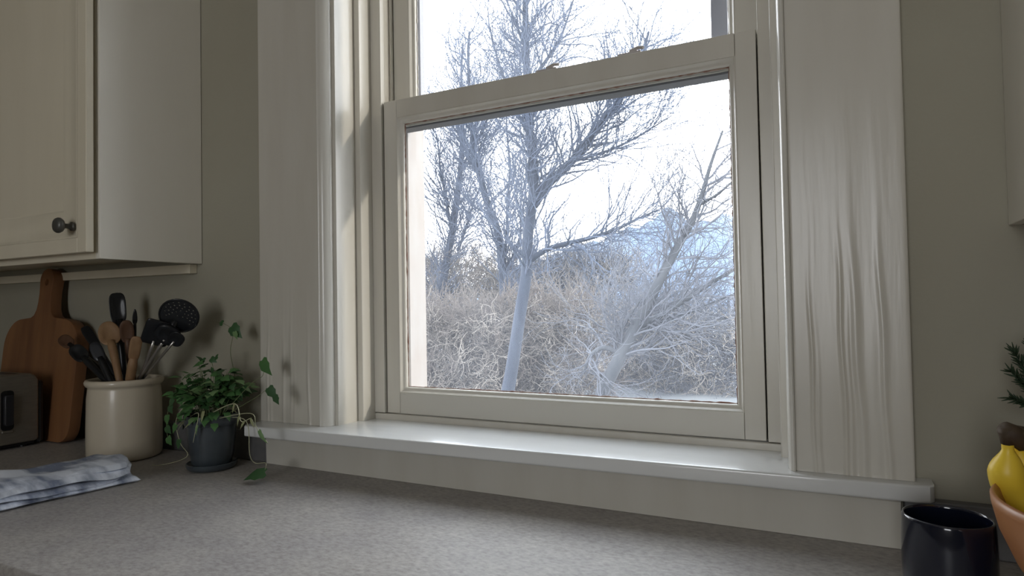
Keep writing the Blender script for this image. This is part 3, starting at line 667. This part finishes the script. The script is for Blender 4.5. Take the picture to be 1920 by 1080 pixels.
banana([s0+Vector((.012, .008, -.004)), aty(1914, 860, .868), aty(1932, 890, .88), aty(1965, 918, .885), aty(2015, 935, .88)], 'banana behind the front one, mostly past the right edge', .018)
b = MB(); b.tube([s0+Vector((-.004, -.002, .010)), s0+Vector((.004, .002, .004)), s0+Vector((.016, .006, -.008))], [.008, .0108, .009], 10)
b.build('crown', STM, front, smooth=True)
def herb():
    hc = Vector((.385, 1.035, CZ)); t = tag(empty('potted_rosemary', hc), 'dark green rosemary sprigs reaching in at the right edge', 'potted plant')
    b = MB(); b.lathe(hc, [(.03, 0), (.033, .002), (.041, .08), (.043, .082), (.043, .092), (.039, .092), (.038, .082), (.001, .08)], 32); b.build('pot', TERR, t, auto=40)
    G = mat('rosemary', (.025, .05, .022), .6); rr = random.Random(3)
    tips = [aty(1900, 658, 1.0), aty(1893, 694, 1.0), aty(1893, 745, 1.0), aty(1930, 640, 1.02), aty(1960, 620, 1.03), aty(1950, 690, 1.0), aty(1925, 705, 1.0), aty(1990, 600, 1.03), aty(2020, 680, 1.02)]
    root = hc+Vector((0, 0, .085)); core = aty(1945, 800, 1.02)
    for k, tp in enumerate(tips):
        mid = core.lerp(tp, .35)+Vector((.012, 0, .01)); P = [root, core, mid, tp.lerp(mid, .4)+Vector((0, 0, -.004)), tp]
        st = MB().tube(P, [.0014, .0013, .0011, .001, .0005], 5).build('sprig', G, t, smooth=True)
        nb = MB()
        for i in range(60):
            u = rr.uniform(0, 1); s = mid.lerp(tp, u); d = (tp-mid).normalized(); q = Vector((rr.uniform(-1, 1), rr.uniform(-1, 1), rr.uniform(-1, 1)))
            q = (q-d*q.dot(d)).normalized()*.6+d*.8; e = s+q.normalized()*rr.uniform(.008, .015); nb.tube([s, s.lerp(e, .5), e], [.0007, .0011, .0003], 4)
        o = nb.build('needles', G, st, smooth=True); o['kind'] = 'stuff'
herb()
# ------------------------------------------------------------------ outdoors
BARK = mat('grey_bark', (.020, .028, .045), .9, noise=(9, (.034, .045, .066), .8, (1, 1, .3)), bump=(20, .8))
BARKP = mat('pale_bark', (.05, .055, .062), .9, noise=(7, (.03, .036, .044), .8, (1, 1, .4)), bump=(20, .6))
TWIG = mat('twig_grey', (.062, .08, .118), .9)
TWIGB = mat('twig_brown', (.085, .072, .065), .9, noise=(1.5, (.14, .122, .105), .8))
TWIGSUN = mat('twig_sunlit_tone', (.22, .20, .175), .9)  # sunlit look of the front twigs, put into a lighter colour
TWIGP = mat('twig_pale', (.17, .155, .14), .9)
TWIGL = mat('twig_lilac', (.085, .092, .11), .9)
SNOW = mat('pale_ground', (.12, .13, .14), .9, noise=(.4, (.08, .085, .08), .8))
HILLM = mat('wooded_hill', (.052, .085, .145), .95, noise=(.12, (.075, .105, .155), .9), bump=(.6, .5))  # aerial haze put into the hill's blue colour
def tubes_mesh(segs, n=3):
    """segs: list of (points Kx3, radii K). One mesh, n-sided tubes, numpy fast path"""
    V = []; F = []; o = 0
    for P, r in segs:
        P = np.asarray(P, float); k = len(P); T = np.gradient(P, axis=0); T /= np.linalg.norm(T, axis=1)[:, None]+1e-9
        ref = np.array([0, 1., .1]) if abs(T[0, 1]) < .9 else np.array([1., 0, 0])
        A = np.cross(T, ref); A /= np.linalg.norm(A, axis=1)[:, None]+1e-9; B = np.cross(T, A)
        an = 2*np.pi*np.arange(n)/n
        ringv = P[:, None, :]+(A[:, None, :]*np.cos(an)[None, :, None]+B[:, None, :]*np.sin(an)[None, :, None])*np.asarray(r)[:, None, None]
        V.append(ringv.reshape(-1, 3))
        i = np.arange(k-1)[:, None]*n; q = np.arange(n)[None, :]; q2 = (q+1) % n
        F.append(np.stack([i+q, i+q2, i+n+q2, i+n+q], -1).reshape(-1, 4)+o); o += k*n
    V = np.concatenate(V); F = np.concatenate(F)
    me = bpy.data.meshes.new('tubes'); me.vertices.add(len(V)); me.vertices.foreach_set('co', V.ravel())
    me.loops.add(F.size); me.loops.foreach_set('vertex_index', F.ravel().astype(np.int32))
    me.polygons.add(len(F)); me.polygons.foreach_set('loop_start', np.arange(0, F.size, 4, dtype=np.int32)); me.polygons.foreach_set('use_smooth', np.ones(len(F), bool))
    me.update(calc_edges=True); return me
def limb_path(px, Y, jit=0):
    P = [np.array(aty(x, y, Y+(dy if len(q) else 0))) for (x, y, *q), dy in zip(px, [0]*len(px))]
    Q = []
    for i in range(len(P)-1):
        p0, p1, p2, p3 = P[max(i-1, 0)], P[i], P[i+1], P[min(i+2, len(P)-1)]
        for k in range(5):
            u = k/5; Q.append(.5*((2*p1)+(p2-p0)*u+(2*p0-5*p1+4*p2-p3)*u*u+(3*p1-p0-3*p2+p3)*u**3))
    Q.append(P[-1]); return np.array(Q)
def grow(start, d, L, r0, segs, level, up=.3, jit=.35, kids=5, minr=.003, wind=None):
    n = 8; P = [start]; d = d/np.linalg.norm(d); dirs = [d]
    for i in range(n):
        d = d+rng.normal(0, jit, 3)*.42+np.array([0, 0, up*.14]); d /= np.linalg.norm(d); P.append(P[-1]+d*L/n); dirs.append(d)
    P = np.array(P); r = np.linspace(r0, max(minr*.8, r0*.3), n+1); segs.append((P, r))
    if level > 0:
        for k in range(kids):
            i = 1+int((n-1)*(k+rng.uniform(0, 1))/kids); a = rng.normal(0, 1, 3); a -= a@dirs[i]*dirs[i]; a /= np.linalg.norm(a)
            ang = rng.uniform(.35, .8); nd = dirs[i]*math.cos(ang)+a*math.sin(ang)*np.array([1, .8, 1])
            grow(P[i], nd, L*rng.uniform(.5, .75), max(minr, r[i]*.6), segs, level-1, up, jit, kids, minr, wind)
def tree(name, label, Y, trunk, w0, w1, limbs, twig_m, bark_m, spawn, Lt, lev=2, kids=5, side=None, t0=.2, tr=.007, group=None, up=.3, jit=.35, low=1.0):
    """trunk / limbs: photo pixels along the limb, standing at distance Y; widths in metres"""
    T = limb_path(trunk, Y); root = tag(empty(name, tuple(T[0])), label, 'tree', group)
    me = tubes_mesh([(T+np.array([0, 0, 0]), np.linspace(w0, w1, len(T)))], 10); link('trunk', me, bark_m, root)
    allp = [(T, np.linspace(w0, w1, len(T)), t0)]
    for k, (px, a, c) in enumerate(limbs):
        Q = limb_path(px, Y); Q[:, 1] += np.linspace(0, rng.uniform(-.8, .8), len(Q)); Q[:, 0] += 0
        # keep the limb on its own sight line while it leaves the trunk's plane
        cam0 = np.array([0, 0, EYE])
        for i in range(len(Q)):
            v = np.array(aty(0, 0, 1)) if False else None
        rr_ = np.linspace(a, c, len(Q)); link('branch', tubes_mesh([(Q, rr_)], 8), bark_m, root); allp.append((Q, rr_, .08))
    segs = []
    tot = sum(len(q[0]) for q in allp)
    for Q, rad, tt in allp:
        m = max(3, int(spawn*len(Q)/tot))
        for _ in range(m):
            i = int((tt+(1-tt)*rng.uniform(0, 1)**low)*(len(Q)-1)); dq = Q[min(i+1, len(Q)-1)]-Q[max(i-1, 0)]; dq /= np.linalg.norm(dq)
            a = rng.normal(0, 1, 3); a -= a@dq*dq; a /= np.linalg.norm(a); nd = dq*.55+a*.85
            if side is not None: nd = nd+np.array(side)
            grow(Q[i], nd, Lt*rng.uniform(.5, 1.15), min(rad[i]*.55, .02), segs, lev, up, jit, kids, tr)
    o = link('twigs', tubes_mesh(segs, 3), twig_m, root); o['kind'] = 'stuff'
    return root
tree('bare_tree', 'tall bare tree in the middle of the window, forking trunk', 9.0,
     [(944, 800), (952, 735), (960, 690), (975, 590), (987, 510), (990, 440), (999, 370), (1001, 310), (992, 240), (988, 160), (986, 80), (985, 0), (984, -90), (984, -170)], .115, .035,
     [([(986, 495), (1015, 472), (1050, 458), (1100, 446), (1150, 428), (1190, 408), (1228, 390)], .05, .012),
      ([(1000, 385), (1022, 345), (1052, 312), (1085, 270), (1112, 225), (1140, 185), (1160, 140), (1182, 90), (1195, 30)], .085, .016),
      ([(1060, 305), (1100, 292), (1140, 275), (1180, 252), (1212, 228), (1246, 202)], .03, .006),
      ([(1075, 288), (1120, 245), (1160, 205), (1190, 172), (1225, 70)], .03, .006),
      ([(990, 250), (965, 190), (945, 120), (935, 60)], .035, .008),
      ([(988, 160), (1015, 110), (1035, 60), (1048, 0), (1060, -70)], .035, .008),
      ([(1004, 370), (1000, 330), (1018, 280), (1030, 220), (1035, 160)], .03, .008)], TWIG, BARK, 300, 1.15, 2, 4, side=(.15, 0, .35), t0=.3, tr=.0034, jit=.4)
tree('bare_tree', 'bare tree forking left of the tall middle tree', 15.0,
     [(930, 790), (938, 690), (945, 560), (940, 480), (932, 430), (912, 375), (900, 330), (888, 280), (884, 230), (880, 170), (878, 110), (880, 60)], .15, .025,
     [([(942, 500), (952, 440), (955, 380), (962, 320), (958, 260), (958, 200)], .05, .015),
      ([(940, 520), (968, 450), (966, 380), (972, 320)], .045, .012),
      ([(900, 330), (880, 300), (862, 262), (840, 232), (812, 225)], .06, .01),
      ([(888, 280), (905, 220), (930, 160), (945, 110)], .04, .008)], TWIG, BARK, 190, 2.0, 2, 4, side=(.1, 0, .6), tr=.0044, t0=.15, jit=.45, low=1.5)
tree('bare_tree', 'leftmost bare tree seen through the window, slim and leaning right', 16.5,
     [(800, 800), (812, 640), (832, 520), (845, 450), (855, 390), (862, 330), (866, 270), (868, 200), (865, 140), (868, 80)], .15, .025,
     [([(848, 440), (842, 380), (835, 320), (832, 260), (815, 235)], .05, .01), ([(858, 470), (868, 420), (872, 380), (884, 330)], .05, .015),
      ([(862, 330), (880, 260), (905, 180), (918, 120)], .04, .008)], TWIG, BARK, 180, 2.1, 2, 4, side=(.05, 0, .6), tr=.0047, t0=.15, jit=.45, low=1.5)
tree('leaning_tree', 'pale trunk leaning right, beyond the right half of the glass', 8.0,
     [(1118, 800), (1130, 735), (1152, 690), (1180, 635), (1212, 575), (1245, 510), (1275, 455), (1300, 410), (1318, 360), (1332, 310), (1355, 245)], .105, .012,
     [([(1195, 612), (1235, 592), (1285, 560), (1330, 530), (1385, 496), (1450, 450)], .045, .012), ([(1188, 628), (1230, 605), (1300, 580), (1380, 545)], .035, .01),
      ([(1165, 662), (1132, 652), (1108, 668), (1096, 700)], .04, .02), ([(1165, 655), (1160, 625), (1178, 590), (1195, 560)], .03, .008),
      ([(1310, 385), (1350, 370), (1385, 350), (1420, 330)], .02, .006)], TWIGL, BARKP, 120, .95, 2, 4, side=(.2, 0, .15), tr=.0032, t0=.2, jit=.4)
# undergrowth: each bush a thing
def bush(name, label, c, rad, h, n, m, L, tr, lev=2, kids=4, jit=.5, group='leafless bushes beyond the window'):
    segs = []
    for _ in range(n):
        a = rng.uniform(0, 2*np.pi); q = math.sqrt(rng.uniform(0, 1))*rad; p = np.array([c[0]+q*math.cos(a), c[1]+q*math.sin(a)*.5, c[2]+rng.uniform(0, h)])
        d = np.array([rng.normal(0, .6), rng.normal(0, .3), rng.uniform(.1, 1)]); grow(p, d, L*rng.uniform(.6, 1.2), tr*2.2, segs, lev, .25, jit, kids, tr)
    lt = []
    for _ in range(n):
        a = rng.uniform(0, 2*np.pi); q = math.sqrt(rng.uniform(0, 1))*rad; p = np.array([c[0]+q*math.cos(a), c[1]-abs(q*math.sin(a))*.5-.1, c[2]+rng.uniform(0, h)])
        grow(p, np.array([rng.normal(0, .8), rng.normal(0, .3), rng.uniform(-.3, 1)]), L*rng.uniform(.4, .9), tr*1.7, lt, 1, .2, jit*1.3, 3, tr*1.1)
    st = []
    for _ in range(9):
        a = rng.uniform(0, 2*np.pi); q = rng.uniform(.1, .8)*rad; P = [np.array([c[0]+q*.3*math.cos(a), c[1], c[2]-.6]), np.array([c[0]+q*.7*math.cos(a), c[1], c[2]+h*.4]), np.array([c[0]+q*math.cos(a), c[1]+.1, c[2]+h])]
        st.append((np.array(P), [.03, .022, .01]))
    root = tag(empty(name, tuple(c)), label, 'bush', group)
    link('stems', tubes_mesh(st, 6), BARK, root)['kind'] = 'stuff'; link('twigs', tubes_mesh(segs, 3), m, root)['kind'] = 'stuff'; link('sunlit_tone_twigs', tubes_mesh(lt, 3), TWIGSUN, root)['kind'] = 'stuff'
def at3(px, py, Y): return np.array(aty(px, py, Y))
bush('brush_thicket', 'dense grey-brown thicket at the lower left of the glass', at3(850, 765, 12), 1.45, 2.0, 420, TWIGB, .7, .0058)
bush('brush_thicket', 'brown thicket between the middle trunk and the leaning one', at3(1030, 765, 13), 1.3, 2.1, 420, TWIGB, .75, .0062)
bush('brush_thicket', 'tall paler thicket behind the left trees', at3(850, 640, 18), 2.6, 2.6, 420, TWIGP, .95, .0075, jit=.6)
bush('brush_thicket', 'lilac-grey tangle behind the leaning trunk', at3(1190, 770, 16), 1.5, 2.3, 230, TWIGL, 1.1, .0065, jit=.6)
bush('brush_thicket', 'lilac-grey tangle at the lower right corner of the glass', at3(1330, 770, 15), 1.5, 2.0, 230, TWIGL, 1.1, .0062, jit=.6)
bush('brush_thicket', 'loose tangle right of the middle trunk, below its long branch', at3(1085, 600, 18.5), 1.9, 1.5, 220, TWIGL, 1.2, .0075, jit=.6)
# ground and wooded hill
def terrain():
    xs = np.concatenate([np.linspace(-120, -20, 20), np.linspace(-19, 19, 50), np.linspace(20, 80, 15)]); ys = np.concatenate([np.linspace(1.6, 20, 14), np.linspace(24, 120, 30)])
    V = []; F = []
    for y in ys:
        for x in xs:
            z = -.9+max(0, y-16)*.035
            V.append((x, y, z+.15*math.sin(x*.8+y*.3)+.06*math.sin(x*2.3)))
    n = len(xs)
    for j in range(len(ys)-1):
        for i in range(n-1): F.append((j*n+i, j*n+i+1, (j+1)*n+i+1, (j+1)*n+i))
    o = MB().add(V, F).build('ground', SNOW, smooth=True); tag(o, 'pale frosty ground outside sloping up to the hill', 'ground', kind='structure')
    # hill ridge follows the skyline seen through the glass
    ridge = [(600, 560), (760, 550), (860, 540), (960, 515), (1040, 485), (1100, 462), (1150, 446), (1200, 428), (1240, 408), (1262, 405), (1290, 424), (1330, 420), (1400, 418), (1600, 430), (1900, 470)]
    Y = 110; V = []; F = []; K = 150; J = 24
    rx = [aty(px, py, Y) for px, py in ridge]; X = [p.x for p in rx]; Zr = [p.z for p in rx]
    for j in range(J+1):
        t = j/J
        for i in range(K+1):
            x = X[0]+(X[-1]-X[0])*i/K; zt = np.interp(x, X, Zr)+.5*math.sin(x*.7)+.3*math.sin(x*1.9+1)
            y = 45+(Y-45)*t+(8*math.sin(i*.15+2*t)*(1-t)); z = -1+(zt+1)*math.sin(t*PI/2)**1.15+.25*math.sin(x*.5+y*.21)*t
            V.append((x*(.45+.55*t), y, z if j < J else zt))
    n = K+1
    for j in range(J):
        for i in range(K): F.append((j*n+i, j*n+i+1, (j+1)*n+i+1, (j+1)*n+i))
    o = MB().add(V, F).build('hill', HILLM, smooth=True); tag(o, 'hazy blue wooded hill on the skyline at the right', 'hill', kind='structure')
terrain()
